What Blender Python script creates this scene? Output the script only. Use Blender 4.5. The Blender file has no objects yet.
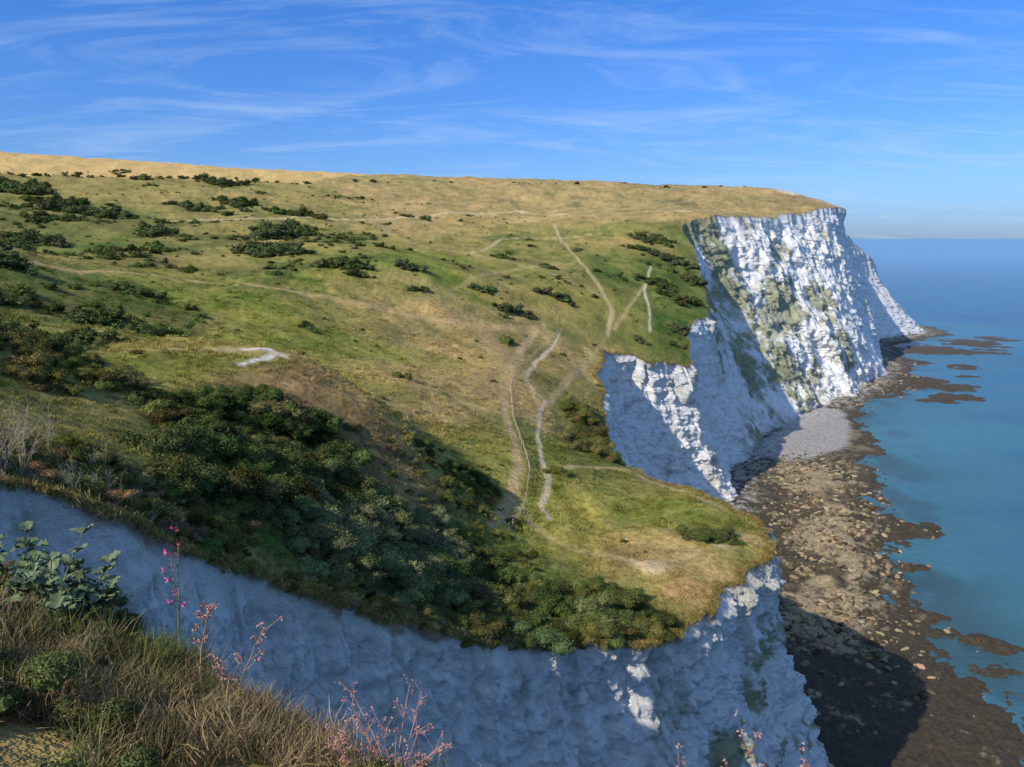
import bpy, math, numpy as np
from mathutils import Vector
from mathutils.kdtree import KDTree
rng=np.random.default_rng(7)
SC=bpy.context.scene
# ------------------------------------------------------------------ noise
def _h(ix,iy,iz,s):
    n=(ix.astype(np.int64)*374761393+iy.astype(np.int64)*668265263+iz.astype(np.int64)*2147483647+s*974634777)&0xFFFFFFFF
    n=((n^(n>>13))*1274126177)&0xFFFFFFFF
    n=((n^(n>>16))*2246822519)&0xFFFFFFFF
    return ((n^(n>>15))&0xFFFFFF)/float(0xFFFFFF)
def vn(x,y,z=None,s=0):
    x=np.asarray(x,float); y=np.asarray(y,float)
    ix=np.floor(x); iy=np.floor(y); fx=x-ix; fy=y-iy
    fx=fx*fx*(3-2*fx); fy=fy*fy*(3-2*fy)
    ix=ix.astype(np.int64); iy=iy.astype(np.int64)
    if z is None:
        iz=np.zeros_like(ix)
        a=_h(ix,iy,iz,s); b=_h(ix+1,iy,iz,s); c=_h(ix,iy+1,iz,s); d=_h(ix+1,iy+1,iz,s)
        return (a+(b-a)*fx)*(1-fy)+(c+(d-c)*fx)*fy
    z=np.asarray(z,float); iz=np.floor(z); fz=z-iz; fz=fz*fz*(3-2*fz); iz=iz.astype(np.int64)
    r=0
    for k,wz in ((0,1-fz),(1,fz)):
        a=_h(ix,iy,iz+k,s); b=_h(ix+1,iy,iz+k,s); c=_h(ix,iy+1,iz+k,s); d=_h(ix+1,iy+1,iz+k,s)
        r=r+((a+(b-a)*fx)*(1-fy)+(c+(d-c)*fx)*fy)*wz
    return r
def fbm(x,y,z=None,o=4,s=0,g=.5):
    t=0;a=1;n=0;f=1
    for i in range(o):
        t=t+a*(vn(x*f+i*7.3,y*f-i*3.1,None if z is None else z*f+i*5.7,s+i*17)-.5)*2; n+=a; a*=g; f*=2.03
    return t/n
def sst(a,b,x):
    t=np.clip((x-a)/(b-a),0,1); return t*t*(3-2*t)
# ------------------------------------------------------------------ mesh helpers
def make_mesh(name,V,F,mats=(),smooth=True,fmat=None,col=None):
    me=bpy.data.meshes.new(name); V=np.asarray(V,np.float32); F=np.asarray(F,np.int32)
    k=F.shape[1]
    me.vertices.add(len(V)); me.vertices.foreach_set('co',V.ravel())
    me.loops.add(F.size); me.loops.foreach_set('vertex_index',F.ravel())
    me.polygons.add(len(F)); me.polygons.foreach_set('loop_start',np.arange(0,F.size,k,dtype=np.int32))
    if fmat is not None: me.polygons.foreach_set('material_index',np.asarray(fmat,np.int32))
    me.update(calc_edges=True)
    me.polygons.foreach_set('use_smooth',np.full(len(F),smooth))
    if col is not None:
        a=me.attributes.new('col','FLOAT_COLOR','POINT')
        c=np.ones((len(V),4),np.float32); c[:,:3]=col; a.data.foreach_set('color',c.ravel())
    for m in mats: me.materials.append(m)
    me.update()
    return me
def add_obj(name,me,parent=None):
    ob=bpy.data.objects.new(name,me); SC.collection.objects.link(ob)
    if parent: ob.parent=parent
    return ob
def grid_faces(nu,nv):
    i=np.arange(nu*nv).reshape(nu,nv)
    return np.stack([i[:-1,:-1],i[:-1,1:],i[1:,1:],i[1:,:-1]],-1)
# ------------------------------------------------------------------ terrain survey (metres, world coordinates)
ctrl=[(-261,420,123.1),(-198,450,122.2),(-129,500,123.5),(-42,560,126.8),(96,620,129.3),(209,640,126.8),(-371,600,148.5),(-280,640,147.1),(-188,700,143.5),(-206,330,103.1),(-166,330,99.1),(-130,340,97.4),(-94,360,95.6),(-58,420,100.1),(-7,470,103),(52,480,103.3),(-108,280,87.6),(-71,270,84.4),(-36,260,81.5),(-145,230,86.7),(-112,220,84.1),(-5,330,81.2),(41,380,84.5),(63,370,80.1),(88,425,94.1),(-87.1,170,79.2),(-89.4,140,79.4),(-74,190,77.9),(-53,200,74.8),(-30,210,68.8),(-9,220,65),(12,250,61.6),(40,300,67.2),(57,310,62.6),(51,275,53.5),(-33.6,110,74.7),(-22.7,160,61.6),(-11.9,150,59.5),(-2.2,145,54.8),(-2.2,100,52.9),(4.4,120,52.9),(14.9,130,49.8),(23.1,128,46.9),(9.3,150,51.6),(11,180,53.4),(14,225,55.9),(1.7,170,55.4),(-9,112,56.9),(-14.6,102,67.3),(-21.6,105,70.7),(-43.5,95,75.6),(-34.6,75,74.8),(-39.2,60,77.8),(-29.7,45,78.5),(-26.6,50,76.5),(-25.1,62,71.6),(-20.2,73,65.9),(-29,80,70.5),(-12.4,84,58.3),(-4.9,88,53.1),(5.7,90,49.7),(14.3,100,48.1),(19.3,115,48.2),(-58.1,90,77.5),(152,630,127.7),(-1.8,112,52.3),(1.1,104,49.3)]
coast=[(150,-600,60),(60,-150,80),(30,-60,85),(12,-20,88),(5,-6,88.4),(2.2,1.0,88.0),(1.3,2.5,87.55),(-.3,2.9,87.75),(-2.5,5,87.4),(-6,8,86.55),(-12,11,85.7),(-20,17,84.5),(-24,26,83),(-22,33,80),(-19,38,76.7),(-18,44,71.6),(-14,50,67),(-8.6,57,61),(-2.8,64,56),(4.5,70,52),(12,76,49),(18.5,84,45),(25,92,46),(29.6,100,47),(37,106,46.8),(37,118,47),(31,135,46.5),(25.5,142,45.7),(21,165,43.4),(24,205,48.4),(28.7,250,56),(41.7,258,51.6),(60.8,270,47.7),(65.5,300,57.8),(79,322,60),(86.5,360,67),(91,405,84),(95,440,98.6),(152,500,103),(190,540,106),(228,575,111),(240,590,111),(250,640,112),(275,695,103),(312,735,86),(334,752,68),(352,800,72),(330,900,90),(300,1200,100),(250,1700,100)]
base=[(170,-600),(70,-150),(40,-60),(18,-20),(10,-6),(6,2),(4,5.5),(1.5,7),(-.5,9),(-4,12),(-9,16),(-13,20),(-14,25),(-11,28),(-9,32),(-7,37),(-3,42),(3,48),(10,54),(18,59),(27,64),(35,74),(41,84),(46,96),(52,110),(53,133),(47,152),(42,166),(37,178),(42,205),(44,238),(54,246),(76,258),(84,292),(99,318),(117,352),(133,372),(150,395),(172,420),(200,455),(235,505),(268,562),(278,620),(312,690),(365,732),(392,752),(402,800),(365,900),(330,1200),(280,1700)]
extra=[(0,0,88.3),(-4,2,88.8),(-10,0,92),(-20,5,93),(-10,-10,93),(0,-20,92),(-60,0,105),(-60,60,92),(-30,-60,105),(-100,-100,115),(-150,150,110),(-300,200,130),(-400,500,150),(-700,700,150),(-200,900,150),(0,900,125),(200,900,120),(0,1400,90),(-600,1400,120),(250,720,112),(-600,0,140),(-300,-300,130),(-45,30,86),(-40,45,82)]
A=np.array(ctrl+coast[1:-1]+extra,float); XY=A[:,:2]; Z=A[:,2]; n=len(A)
cc=0.12*np.hypot(XY[:,0],XY[:,1])+2
def phi(x,y): return np.sqrt((x[:,None]-XY[:,0])**2+(y[:,None]-XY[:,1])**2+cc**2)
Bm=np.hstack([phi(XY[:,0],XY[:,1]),np.ones((n,1)),XY])
T=np.vstack([Bm,np.hstack([np.vstack([np.ones(n),XY.T]),np.zeros((3,3))])]); T[:n,:n]-=np.eye(n)*.5
w=np.linalg.lstsq(T,np.concatenate([Z,[0,0,0]]),rcond=None)[0]
def hgt(x,y):
    x=np.asarray(x,float); sh=x.shape; x=x.ravel(); y=np.asarray(y,float).ravel(); out=np.empty(len(x))
    for i in range(0,len(x),60000):
        xs,ys=x[i:i+60000],y[i:i+60000]
        out[i:i+60000]=phi(xs,ys)@w[:n]+w[n]+w[n+1]*xs+w[n+2]*ys
    d=np.hypot(x,y)
    out+=fbm(x/16,y/16,o=3,s=5)*1.1*np.clip(d/70,0,1.6)+fbm(x/2.6,y/2.6,o=3,s=9)*.24*np.clip(d/10,0.3,1.4)
    return out.reshape(sh)
ct=np.array(coast,float)[:,:2]; bt=np.array(base,float)
def cr(Pn,i,t):
    g=lambda k:Pn[min(max(k,0),len(Pn)-1)]
    p0,p1,p2,p3=g(i-1),g(i),g(i+1),g(i+2); t=t[:,None]; d1=(p2-p0)*.42; d2=(p3-p1)*.42
    m=np.linalg.norm(p2-p1)*.9
    def lim(d):
        l=np.linalg.norm(d); return d if l<m*1.3 else d*(m*1.3/l)
    d1=lim(d1); d2=lim(d2)
    t2=t*t;t3=t2*t
    return (2*t3-3*t2+1)*p1+(t3-2*t2+t)*d1+(-2*t3+3*t2)*p2+(t3-t2)*d2
TOP=[];BAS=[];SEG=[]
for i in range(len(ct)-1):
    L=np.linalg.norm(ct[i+1]-ct[i]); mid=(ct[i]+ct[i+1])/2; d=np.linalg.norm(mid)
    ds=0.0020*d+.02
    if mid[1]<0 : ds=.05*d+.3
    if mid[1]>760: ds=8
    k=int(np.clip(L/ds,3,500)); t=np.arange(k)/k
    TOP.append(cr(ct,i,t)); BAS.append(cr(bt,i,t)); SEG.append(np.full(k,i)+t)
TOP=np.vstack(TOP); BAS=np.vstack(BAS); SEG=np.concatenate(SEG)
dT=np.hypot(TOP[:,0],TOP[:,1]); am=np.clip((dT-6)*.03,0,1.6)
for sc,k in ((9,1.),(2.5,.65)):
    TOP[:,0]+=am*k*fbm(TOP[:,0]/sc,TOP[:,1]/sc,o=3,s=31)*1.3; TOP[:,1]+=am*k*fbm(TOP[:,0]/sc,TOP[:,1]/sc,o=3,s=37)*1.3
ZT=hgt(TOP[:,0],TOP[:,1])
def crossings(th,poly):
    s,c=np.sin(th)[:,None],np.cos(th)[:,None]
    a=poly[:-1]; d=poly[1:]-poly[:-1]
    den=s*d[:,1]-c*d[:,0]; den=np.where(abs(den)<1e-12,1e-12,den)
    rr=(a[:,0]*d[:,1]-a[:,1]*d[:,0])/den
    tt=(a[:,1]*s-a[:,0]*c)/(d[:,0]*c-d[:,1]*s+1e-15)
    ok=(tt>=0)&(tt<1)&(rr>0)
    return [np.sort(rr[i][ok[i]]) for i in range(len(th))]
def parity(th,R,poly):
    cx=crossings(th,poly); o=np.zeros(R.shape,bool)
    for i in range(len(th)): o[i]=(np.searchsorted(cx[i],R[i])%2)==1
    return o
def polydist(x,y,pl):
    pl=np.asarray(pl,float); sh=x.shape; x=x.ravel(); y=y.ravel(); best=np.full(len(x),1e12)
    for a,b in zip(pl[:-1],pl[1:]):
        d=b-a; L=d@d
        t=np.clip(((x-a[0])*d[0]+(y-a[1])*d[1])/L,0,1)
        best=np.minimum(best,(x-a[0]-t*d[0])**2+(y-a[1]-t*d[1])**2)
    return np.sqrt(best).reshape(sh)
def inpoly(x,y,pl):
    c=np.zeros(x.shape,bool); pl=np.asarray(pl,float); m=len(pl)
    for i in range(m):
        a,b=pl[i],pl[(i+1)%m]
        if a[1]==b[1]: continue
        c^=((a[1]>y)!=(b[1]>y))&(x<(b[0]-a[0])*(y-a[1])/(b[1]-a[1])+a[0])
    return c
# ------------------------------------------------------------------ palette (linear albedo)
G=(.205,.22,.04); g=(.14,.16,.038); D=(.06,.075,.022); O=(.265,.225,.066); Tn=(.38,.28,.11); Y=(.58,.40,.15); Br=(.26,.18,.08)
cpts=[(-37,499,Tn),(-112,433,O),(-41,204,O),(-22,195,Tn),(-7,189,Tn),(-6.5,160,Tn),(-24.4,94.7,Br),(-21.4,91.4,Br),(-83.6,163,g),(-94,245,O),(-47,178,G),(-30.5,170,G),(-26,264,G),(19,325,O),(44,332,g),(-20,227,Tn),(19.5,172,g),(12,119,G),(12,201,g),(21,115,G),(31,126,O),(22.3,100,Tn),(-91,158,g),(-41,90,g),(-35,95,G),(62,475,Tn),(0,500,Tn),(60,540,Tn),(150,560,Tn),(180,600,Tn),(220,600,Br),(-200,400,O),(-160,320,g),(-100,340,O),(-50,400,Tn),(0,420,O),(50,410,O),(82,385,g),(70,330,g),(58,290,g),(30,290,G),(5,250,Tn),(-3,123,G),(0,110,G),(8,140,g),(-1.9,169,Tn),(-150,270,g),(-60,250,G),(-60,300,O),(-20,300,G),(-120,200,O),(-15,140,Tn),(-8,125,O),(-30,130,G),(-3,1,Br),(-6,4,Br),(-1,2.5,O),(-4,5,Br),(-20,60,g),(0,85,g),(-10,75,g),(10,85,g),(16,90,O),(-60,460,Tn),(-150,450,O),(-20,370,O),(-45,150,G),(-60,190,G),(-35,190,O),(0,280,O),(-14,52,Tn),(-6,62,Br),(2,70,Tn),(-19,45,Br)]
cp_=np.array([c[:2] for c in cpts],float); cc_=np.array([c[2] for c in cpts],float)
paths=[([(15,249),(12,232),(6,208),(3,185),(4.5,178),(7.4,176),(5.9,165),(4.7,145),(4.9,132),(5.7,123),(5.5,118),(4.5,114),(5.5,110.6)],.36,(.62,.51,.34),.85),
([(10,252),(2,216),(-1,183),(-1.9,169),(-1.4,152),(.5,135.5),(1.3,123),(0,113.7),(-2.6,99.3)],.75,(.50,.36,.18),.85),
([(32,265),(36,288),(34,314),(29,350),(24,399),(23,442)],.6,(.55,.42,.22),.85),
([(63,366),(54,329),(52,303),(49,281)],.45,(.68,.58,.43),.8),
([(35,272),(47,309),(62,359)],.5,(.48,.36,.18),.7),
([(-140,180),(-105.5,172),(-97,185),(-83,203),(-61,205),(-43,212),(-22,216),(-8,223),(10,245)],1.6,(.48,.34,.15),.85),
([(-140,330),(-99,381),(-74,401),(-39,453),(4,486),(62,475),(103,475)],1.0,(.64,.5,.3),.85),
([(-17,333),(-5,390),(24,409),(45,418)],.9,(.52,.4,.2),.75),
([(-33.2,97),(-32.0,103.4),(-31.5,107),(-33.5,109),(-36,107)],.45,(.76,.72,.62),.9),
([(-47.6,98.8),(-41.9,103),(-37,106.3),(-31,107)],.6,(.5,.4,.23),.75),
([(8.5,176),(14,201),(22,232),(27,248)],.5,(.48,.35,.18),.7),
([(5.4,126),(15.7,138),(22,140.5),(25.9,134),(29.9,128.9),(34,122)],.55,(.5,.37,.19),.7),
([(-8,223),(-2,200),(-1.5,183)],2.4,(.44,.31,.13),.65),
([(-70,401),(-40,340),(-17,333),(10,310),(34,300)],.7,(.48,.36,.18),.6),
([(1,113),(3,108),(9,103),(18,99),(26,104)],.45,(.48,.36,.19),.5),
([(-20,250),(-2,300),(28,350)],.6,(.46,.35,.18),.5)]
T1=[(-35,76),(-31,92),(-21,91),(-15,84),(-17,76),(-20,62),(-21,54),(-24,52),(-28,60)]
T2=[(-20.4,73.9),(-16,86.7),(-8.5,90.5),(-4,84),(-6,72),(-8.3,65),(-15,56),(-19,60)]
T3=[(-9,87),(-3,90),(3,89),(10.7,91.2),(17,88),(16.5,83),(11.8,76.8),(3.5,70.5),(-5.4,63),(-9,70)]
shoreline=[(120,-600),(75,-100),(75,40),(85,100),(96,130),(101,148),(104,189),(115,225),(133,268),(148,310),(162,352),(178,400),(202,440),(235,475),(262,526),(285,560),(300,610),(330,680),(395,735),(420,760),(430,820),(380,950),(350,1200),(300,1700)]
# ------------------------------------------------------------------ material helpers
def newmat(name):
    m=bpy.data.materials.new(name); m.use_nodes=True; return m,m.node_tree,m.node_tree.nodes['Principled BSDF']
def ground_mat(name,rough=.9,nscale=1.2,lo=.7,hi=1.3,bump=.3,bscale=3.,bdist=.1,spec=.1):
    m,nt,b=newmat(name); N=nt.nodes; L=nt.links
    at=N.new('ShaderNodeAttribute'); at.attribute_name='col'
    geo=N.new('ShaderNodeNewGeometry')
    nz=N.new('ShaderNodeTexNoise'); nz.inputs['Scale'].default_value=nscale; nz.inputs['Detail'].default_value=6; nz.inputs['Roughness'].default_value=.7
    L.new(geo.outputs['Position'],nz.inputs['Vector'])
    mr=N.new('ShaderNodeMapRange'); mr.inputs[1].default_value=.3; mr.inputs[2].default_value=.7; mr.inputs[3].default_value=lo; mr.inputs[4].default_value=hi
    L.new(nz.outputs['Fac'],mr.inputs[0])
    vm=N.new('ShaderNodeVectorMath'); vm.operation='SCALE'; L.new(at.outputs['Color'],vm.inputs[0]); L.new(mr.outputs[0],vm.inputs['Scale'])
    L.new(vm.outputs[0],b.inputs['Base Color']); b.inputs['Roughness'].default_value=rough
    b.inputs['Specular IOR Level'].default_value=spec
    n2=N.new('ShaderNodeTexNoise'); n2.inputs['Scale'].default_value=bscale; n2.inputs['Detail'].default_value=6; n2.inputs['Roughness'].default_value=.72
    L.new(geo.outputs['Position'],n2.inputs['Vector'])
    bp=N.new('ShaderNodeBump'); bp.inputs['Strength'].default_value=bump; bp.inputs['Distance'].default_value=bdist
    L.new(n2.outputs['Fac'],bp.inputs['Height']); L.new(bp.outputs[0],b.inputs['Normal'])
    return m
mat_land=ground_mat('downland_grass',nscale=1.1,lo=.55,hi=1.45,bump=.8,bscale=1.3,bdist=.6)
mat_chalk=ground_mat('chalk',nscale=1.1,lo=.90,hi=1.06,bump=1.,bscale=1.1,bdist=.9,spec=.15)
mat_beach=ground_mat('foreshore',nscale=1.0,lo=.45,hi=1.55,bump=.9,bscale=1.1,bdist=.8,spec=.3)
# ------------------------------------------------------------------ LAND
thd=np.radians(np.concatenate([np.linspace(-180,-47,60),np.linspace(-46,46,1180),np.linspace(47,180,60)]))
rr=np.exp(np.linspace(math.log(.7),math.log(1500),960))
TH,R=np.meshgrid(thd,rr,indexing='ij')
out=np.zeros(R.shape,bool); cxs=crossings(thd,TOP)
for i in range(len(thd)):
    c=cxs[i]; out[i]=(np.searchsorted(c,R[i])%2)==1
    for q in c:
        k=np.argmin(abs(rr-q)); R[i,k]=q; out[i,k]=False
X=R*np.sin(TH); Yy=R*np.cos(TH)
ZL=hgt(X,Yy)
def land_colour(X,Yy,seed=0):
    sh=X.shape; x=X.ravel(); y=Yy.ravel(); col=np.zeros((len(x),3)); wx=fbm(x/18,y/18,o=3,s=41); wy=fbm(x/18,y/18,o=3,s=43)
    d=np.hypot(x,y); k=np.clip(d*.09,1,22)
    xx=x+wx*k; yy=y+wy*k*1.5
    ri=(np.hypot(cp_[:,0],cp_[:,1])*.08+.6)
    for i in range(0,len(x),60000):
        q=((xx[i:i+60000,None]-cp_[:,0])**2+(yy[i:i+60000,None]-cp_[:,1])**2)/ri**2
        wgt=1/(q+.3)**1.8; wgt/=wgt.sum(1,keepdims=True); col[i:i+60000]=wgt@cc_
    n1=fbm(x/6,y/6,o=4,s=51,g=.6); n2=fbm(x/30,y/30,o=3,s=53); n3=fbm(x/1.3,y/1.3,o=3,s=57)
    a=np.clip(n2*1.2+n1*.8,-.8,.8)[:,None]
    col=col*(1+.34*n1[:,None]+.26*n3[:,None])+a*np.array([.09,.04,.022])*1.15
    line=np.interp(x,[-600,-256,-221,-174,-126,-100,-80],[250,413,442,461,500,600,2000])
    f=((y>line)&(x<-80))[:,None]; stripe=(1+.08*np.sin((x*.8+y*.25)/3.))[:,None]
    col=np.where(f,np.array(Y)*(1+.12*n1[:,None])*stripe,col)
    sd=sst(.15,.5,fbm(x/22,y/22,o=4,s=61)+.3*((x<-60)&(y<340))-.12)[:,None]*(~f)
    col=col*(1-.5*sd)+np.array(D)*.5*sd
    m=(inpoly(x,y,T1)|inpoly(x,y,T2)|inpoly(x,y,T3))[:,None]
    col=np.where(m,np.array(D)*1.2,col)
    for pl,wd,pc,al in paths:
        P_=np.array(pl); bb=(x>P_[:,0].min()-6)&(x<P_[:,0].max()+6)&(y>P_[:,1].min()-6)&(y<P_[:,1].max()+6)
        if not bb.any(): continue
        w2=wd*(1+.5*n2[bb]); dd=polydist(x[bb]+.6*wx[bb],y[bb],pl)+n1[bb]*wd*.9+n3[bb]*wd*.5
        al_=(al*(1-sst(0,1,(dd-w2*.4)/(w2*1.6)))*(1+.35*n1[bb]))[:,None]; al_=np.clip(al_,0,1); col[bb]=col[bb]*(1-al_)+np.array(pc)*al_*(1+.15*n3[bb][:,None])
    for (bx,by,br,bc) in ((18,98,2.6,(.64,.48,.28)),(29.5,106.5,2.0,(.56,.45,.28)),(34,110,3,(.46,.34,.16)),(235,590,22,(.5,.39,.24)),(206,612,12,(.74,.68,.55)),(-5,172,11,(.38,.27,.12)),(-31,106,1.6,(.6,.5,.34)),(21,93,4,(.46,.3,.12)),(24,88,2,(.54,.38,.2))):
        dd=np.hypot(x-bx,y-by)/br+n1*.6+n3*.3; al_=(.8*(1-sst(.4,1.2,dd)))[:,None]; col=col*(1-al_)+np.array(bc)*al_
    haze=(sst(200,1500,d)*.35)[:,None]; col=col*(1-haze)+np.array((.27,.26,.20))*haze  # aerial haze painted into the land colour, growing with distance
    return np.clip(col,.01,.9).reshape(sh+(3,))
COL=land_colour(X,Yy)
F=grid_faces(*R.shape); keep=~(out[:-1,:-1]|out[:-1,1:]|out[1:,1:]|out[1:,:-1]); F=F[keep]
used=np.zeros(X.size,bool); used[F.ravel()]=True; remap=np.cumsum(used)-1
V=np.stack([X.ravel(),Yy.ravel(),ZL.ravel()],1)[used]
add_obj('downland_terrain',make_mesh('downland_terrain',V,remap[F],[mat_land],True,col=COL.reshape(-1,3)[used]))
# ------------------------------------------------------------------ CLIFF
NT=360
ncol=len(TOP)
nrm=BAS-TOP; nrm/=np.linalg.norm(nrm,axis=1,keepdims=True)+1e-9
kk=41; pad=np.pad(nrm,((kk//2,kk//2),(0,0)),'edge'); nrm=np.stack([np.convolve(pad[:,j],np.ones(kk)/kk,'valid') for j in (0,1)],1); nrm/=np.linalg.norm(nrm,axis=1,keepdims=True)
tt=np.concatenate([[-.02,-.01],np.linspace(0,1,NT-2)])[None,:]
tc=np.clip(tt,0,1)
dist=np.hypot(TOP[:,0],TOP[:,1])[:,None]
def smoothm(a,k=81): return np.convolve(np.pad(a,k//2,'edge'),np.ones(k)/k,'valid')[:,None]
slopey=smoothm(((SEG>37)&(SEG<41.2)).astype(float))
pw=1.55*(1-slopey)+1.12*slopey
prof=tc**pw
X0=TOP[:,0:1]+(BAS[:,0:1]-TOP[:,0:1])*prof; Y0=TOP[:,1:2]+(BAS[:,1:2]-TOP[:,1:2])*prof
ZB=np.full((ncol,1),.5)
Z0=ZT[:,None]+(ZB-ZT[:,None])*tc
ampl=np.clip(dist/58,.04,2.3)*sst(0,.05,tc)
def feat(s,iso):
    flute=1-np.abs(fbm(X0/(6*s),Y0/(6*s),Z0/(20*s),o=3,s=71))*2.2
    big=fbm(X0/(13*s),Y0/(13*s),Z0/(26*s),o=3,s=73)
    med=fbm(X0/(2.6*s),Y0/(2.6*s),Z0/(2.4*s),o=5,s=75,g=.64)
    str_=fbm(X0/(14*s),Y0/(14*s),(Z0+.12*X0)/(1.1*s),o=3,s=79)
    ck=fbm(X0/(2.6*s),Y0/(2.6*s),Z0/(6*s),o=3,s=83); crack=-np.exp(-(ck/.07)**2)
    return flute*.5*(1-iso)+big*1.4*(1-.6*iso)+med*1.2+str_*.5+crack*.45*(1-iso)
wf=sst(130,240,dist)
dsp=feat(1.,0)*(1-wf)+feat(1.8,slopey)*wf
gully=fbm(X0/34,Y0/34,Z0/40,o=4,s=85,g=.55)
knob=fbm(X0/10,Y0/10,Z0/9,o=5,s=87,g=.6)
dsp=dsp*ampl*(1-.35*slopey)+slopey*sst(0,.12,tc)*(gully*13+knob*6)
X1=X0+nrm[:,0:1]*dsp; Y1=Y0+nrm[:,1:2]*dsp
Z1=Z0+fbm(X0/2,Y0/2,Z0/2,o=3,s=81)*.5*ampl
for j,(o_,dz) in enumerate(((1.2,-.35),(.35,-.1))):
    k=np.clip(dist[:,0]/60,.1,1)
    X1[:,j]=TOP[:,0]-nrm[:,0]*o_*k; Y1[:,j]=TOP[:,1]-nrm[:,1]*o_*k; Z1[:,j]=hgt(X1[:,j],Y1[:,j])+dz*k-.03
Z1[:,2]=ZT-.02
hh=(ZT[:,None]-Z1)
chalk=np.array((.87,.86,.82)); stain=np.array((.68,.62,.50)); soil=np.array((.32,.23,.13)); veg=np.array((.17,.175,.065)); grey=np.array((.64,.65,.62))
n1=fbm(X1/3,Y1/3,Z1/5,o=4,s=91); n2=fbm(X1/9,Y1/9,Z1/14,o=3,s=93); n3=fbm(X1/.8,Y1/.8,Z1/.8,o=4,s=95,g=.65)
streak=fbm(X1/1.6,Y1/1.6,Z1/16,o=3,s=97); n5=fbm(X1/26,Y1/26,Z1/26,o=4,s=99)
CC=np.ones(X1.shape+(3,))*chalk
def mix(C,c,a): a=np.clip(a,0,1)[...,None]; return C*(1-a)+c*a
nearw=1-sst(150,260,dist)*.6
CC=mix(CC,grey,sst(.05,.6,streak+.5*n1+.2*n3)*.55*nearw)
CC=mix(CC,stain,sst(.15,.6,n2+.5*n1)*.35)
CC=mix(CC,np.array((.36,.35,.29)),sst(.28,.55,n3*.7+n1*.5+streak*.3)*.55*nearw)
CC=CC*(1+.12*n3[...,None])
CC=mix(CC,stain,sst(3.5,0,hh+n1*3)*.5)
CC=mix(CC,soil,sst(.9,.1,hh+n1*1.3+n3*.5)*.85)
vg=sst(.3,.5,n1*.8+n2*.5+n3*.2)*.3
nose=smoothm(((SEG>20.5)&(SEG<26)).astype(float),61)
vg2=sst(.18,.36,n1+.5*n2+.4*n3+.05)*nose*sst(.08,.25,tc)*.8
ridge_v=smoothm(((SEG>34)&(SEG<37.6)).astype(float),41)*sst(-.15,.2,n5+.4*n1+.2*(1-tc))*.9
n6=fbm(X1/7,Y1/7,Z1/7,o=4,s=89,g=.6)
midv=slopey*sst(.04,.18,n5*.8+n6*.6+.2*n3-.7*np.abs(tc-.48)+.14-.5*sst(39.0,41,SEG)[:,None])*.8*sst(.1,.2,tc)
CC=mix(CC,veg*(1.3+.8*n1[...,None]),np.maximum(np.maximum(np.maximum(vg,vg2),ridge_v),midv))
CC=mix(CC,np.array((.42,.30,.19)),slopey*sst(.15,.4,n6+.3*n3)*sst(.2,.03,tc)*.7)
CC=mix(CC,np.array((.36,.31,.2)),sst(6,1,Z1+n1*3)*.55)
haze=sst(200,1300,np.hypot(X1,Y1)); CC=mix(CC,np.array((.72,.76,.80)),haze*.4)  # distant chalk tinted pale blue: air haze baked into vertex colour
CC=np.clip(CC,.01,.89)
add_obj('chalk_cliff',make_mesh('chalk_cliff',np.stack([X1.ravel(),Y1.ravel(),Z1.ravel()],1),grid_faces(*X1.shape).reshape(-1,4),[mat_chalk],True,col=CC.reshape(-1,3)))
# ------------------------------------------------------------------ FORESHORE
thb=np.radians(np.linspace(2,50,620)); rb=np.exp(np.linspace(math.log(60),math.log(1250),820))
TB,RB=np.meshgrid(thb,rb,indexing='ij'); XB=RB*np.sin(TB); YB=RB*np.cos(TB)
shl=np.array(shoreline,float)
sea_side=parity(thb,RB,shl)
wob=fbm(XB/16,YB/16,o=5,s=101,g=.6)
dS=polydist(XB,YB,shoreline); dBs=polydist(XB,YB,base)
sd=np.where(sea_side,-dS,dS)+wob*10
zb=np.where(sd>0,3.0*sd/(np.abs(sd)+dBs+4),sd*.06)
reefs=[(215,470,26,1.),(252,498,34,1.),(290,590,26,1),(345,645,40,1.1),(400,690,34,1.1),(110,210,9,.8),(108,165,8,.9),(104,130,12,1.),(240,440,16,.8),(300,520,18,.7),(440,720,25,.9),(128,240,10,.9),(380,640,28,.9),(255,450,18,1.),(320,560,18,.9),(270,480,20,1.)]
lift=np.zeros_like(XB)
for a,b_,r_,k in reefs: lift=np.maximum(lift,k*np.exp(-(((XB-a)**2+(YB-b_)**2)/r_**2)))
nb=fbm(XB/5,YB/5,o=5,s=103,g=.65); nc=fbm(XB/18,YB/9,o=5,s=105,g=.6)
zsea=-1.0+lift*1.7+nc*1.5*lift+nb*.8*lift
zb=np.where(sd>0,zb,np.maximum(np.maximum(zb,-1.5),np.minimum(zsea,.9)))
bould=np.exp(-(polydist(XB,YB,[(72,170),(86,205),(103,255),(116,300)])/14)**2)
shing=np.exp(-(polydist(XB,YB,[(112,325),(135,350),(150,385),(160,400)])/17)**2)
zb=zb+np.where(sd>-3,nb*(.8+.8*bould)*(1-.9*sst(.3,.7,shing)),0)
weed=np.array((.062,.050,.03)); rock=np.array((.38,.30,.18)); shg=np.array((.36,.335,.31))
n4=fbm(XB/2,YB/2,o=4,s=107,g=.65)
CB=np.ones(XB.shape+(3,))*weed
CB=mix(CB,rock,sst(-.1,.35,nb*.7+n4*.9+bould*.9-.45)*.9)
CB=mix(CB,shg,sst(.35,.6,shing+wob*.2)*sst(2,8,sd))
far=sst(230,330,YB)*(1-sst(.3,.6,shing)); CB=mix(CB,np.array((.32,.26,.16)),far*sst(0,12,sd)*sst(-.3,.3,n4+nb*.5)*.85)
CB=mix(CB,weed*np.array((1.15,1.,.9)),sst(12,-2,sd+nb*6)*.92)
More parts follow.
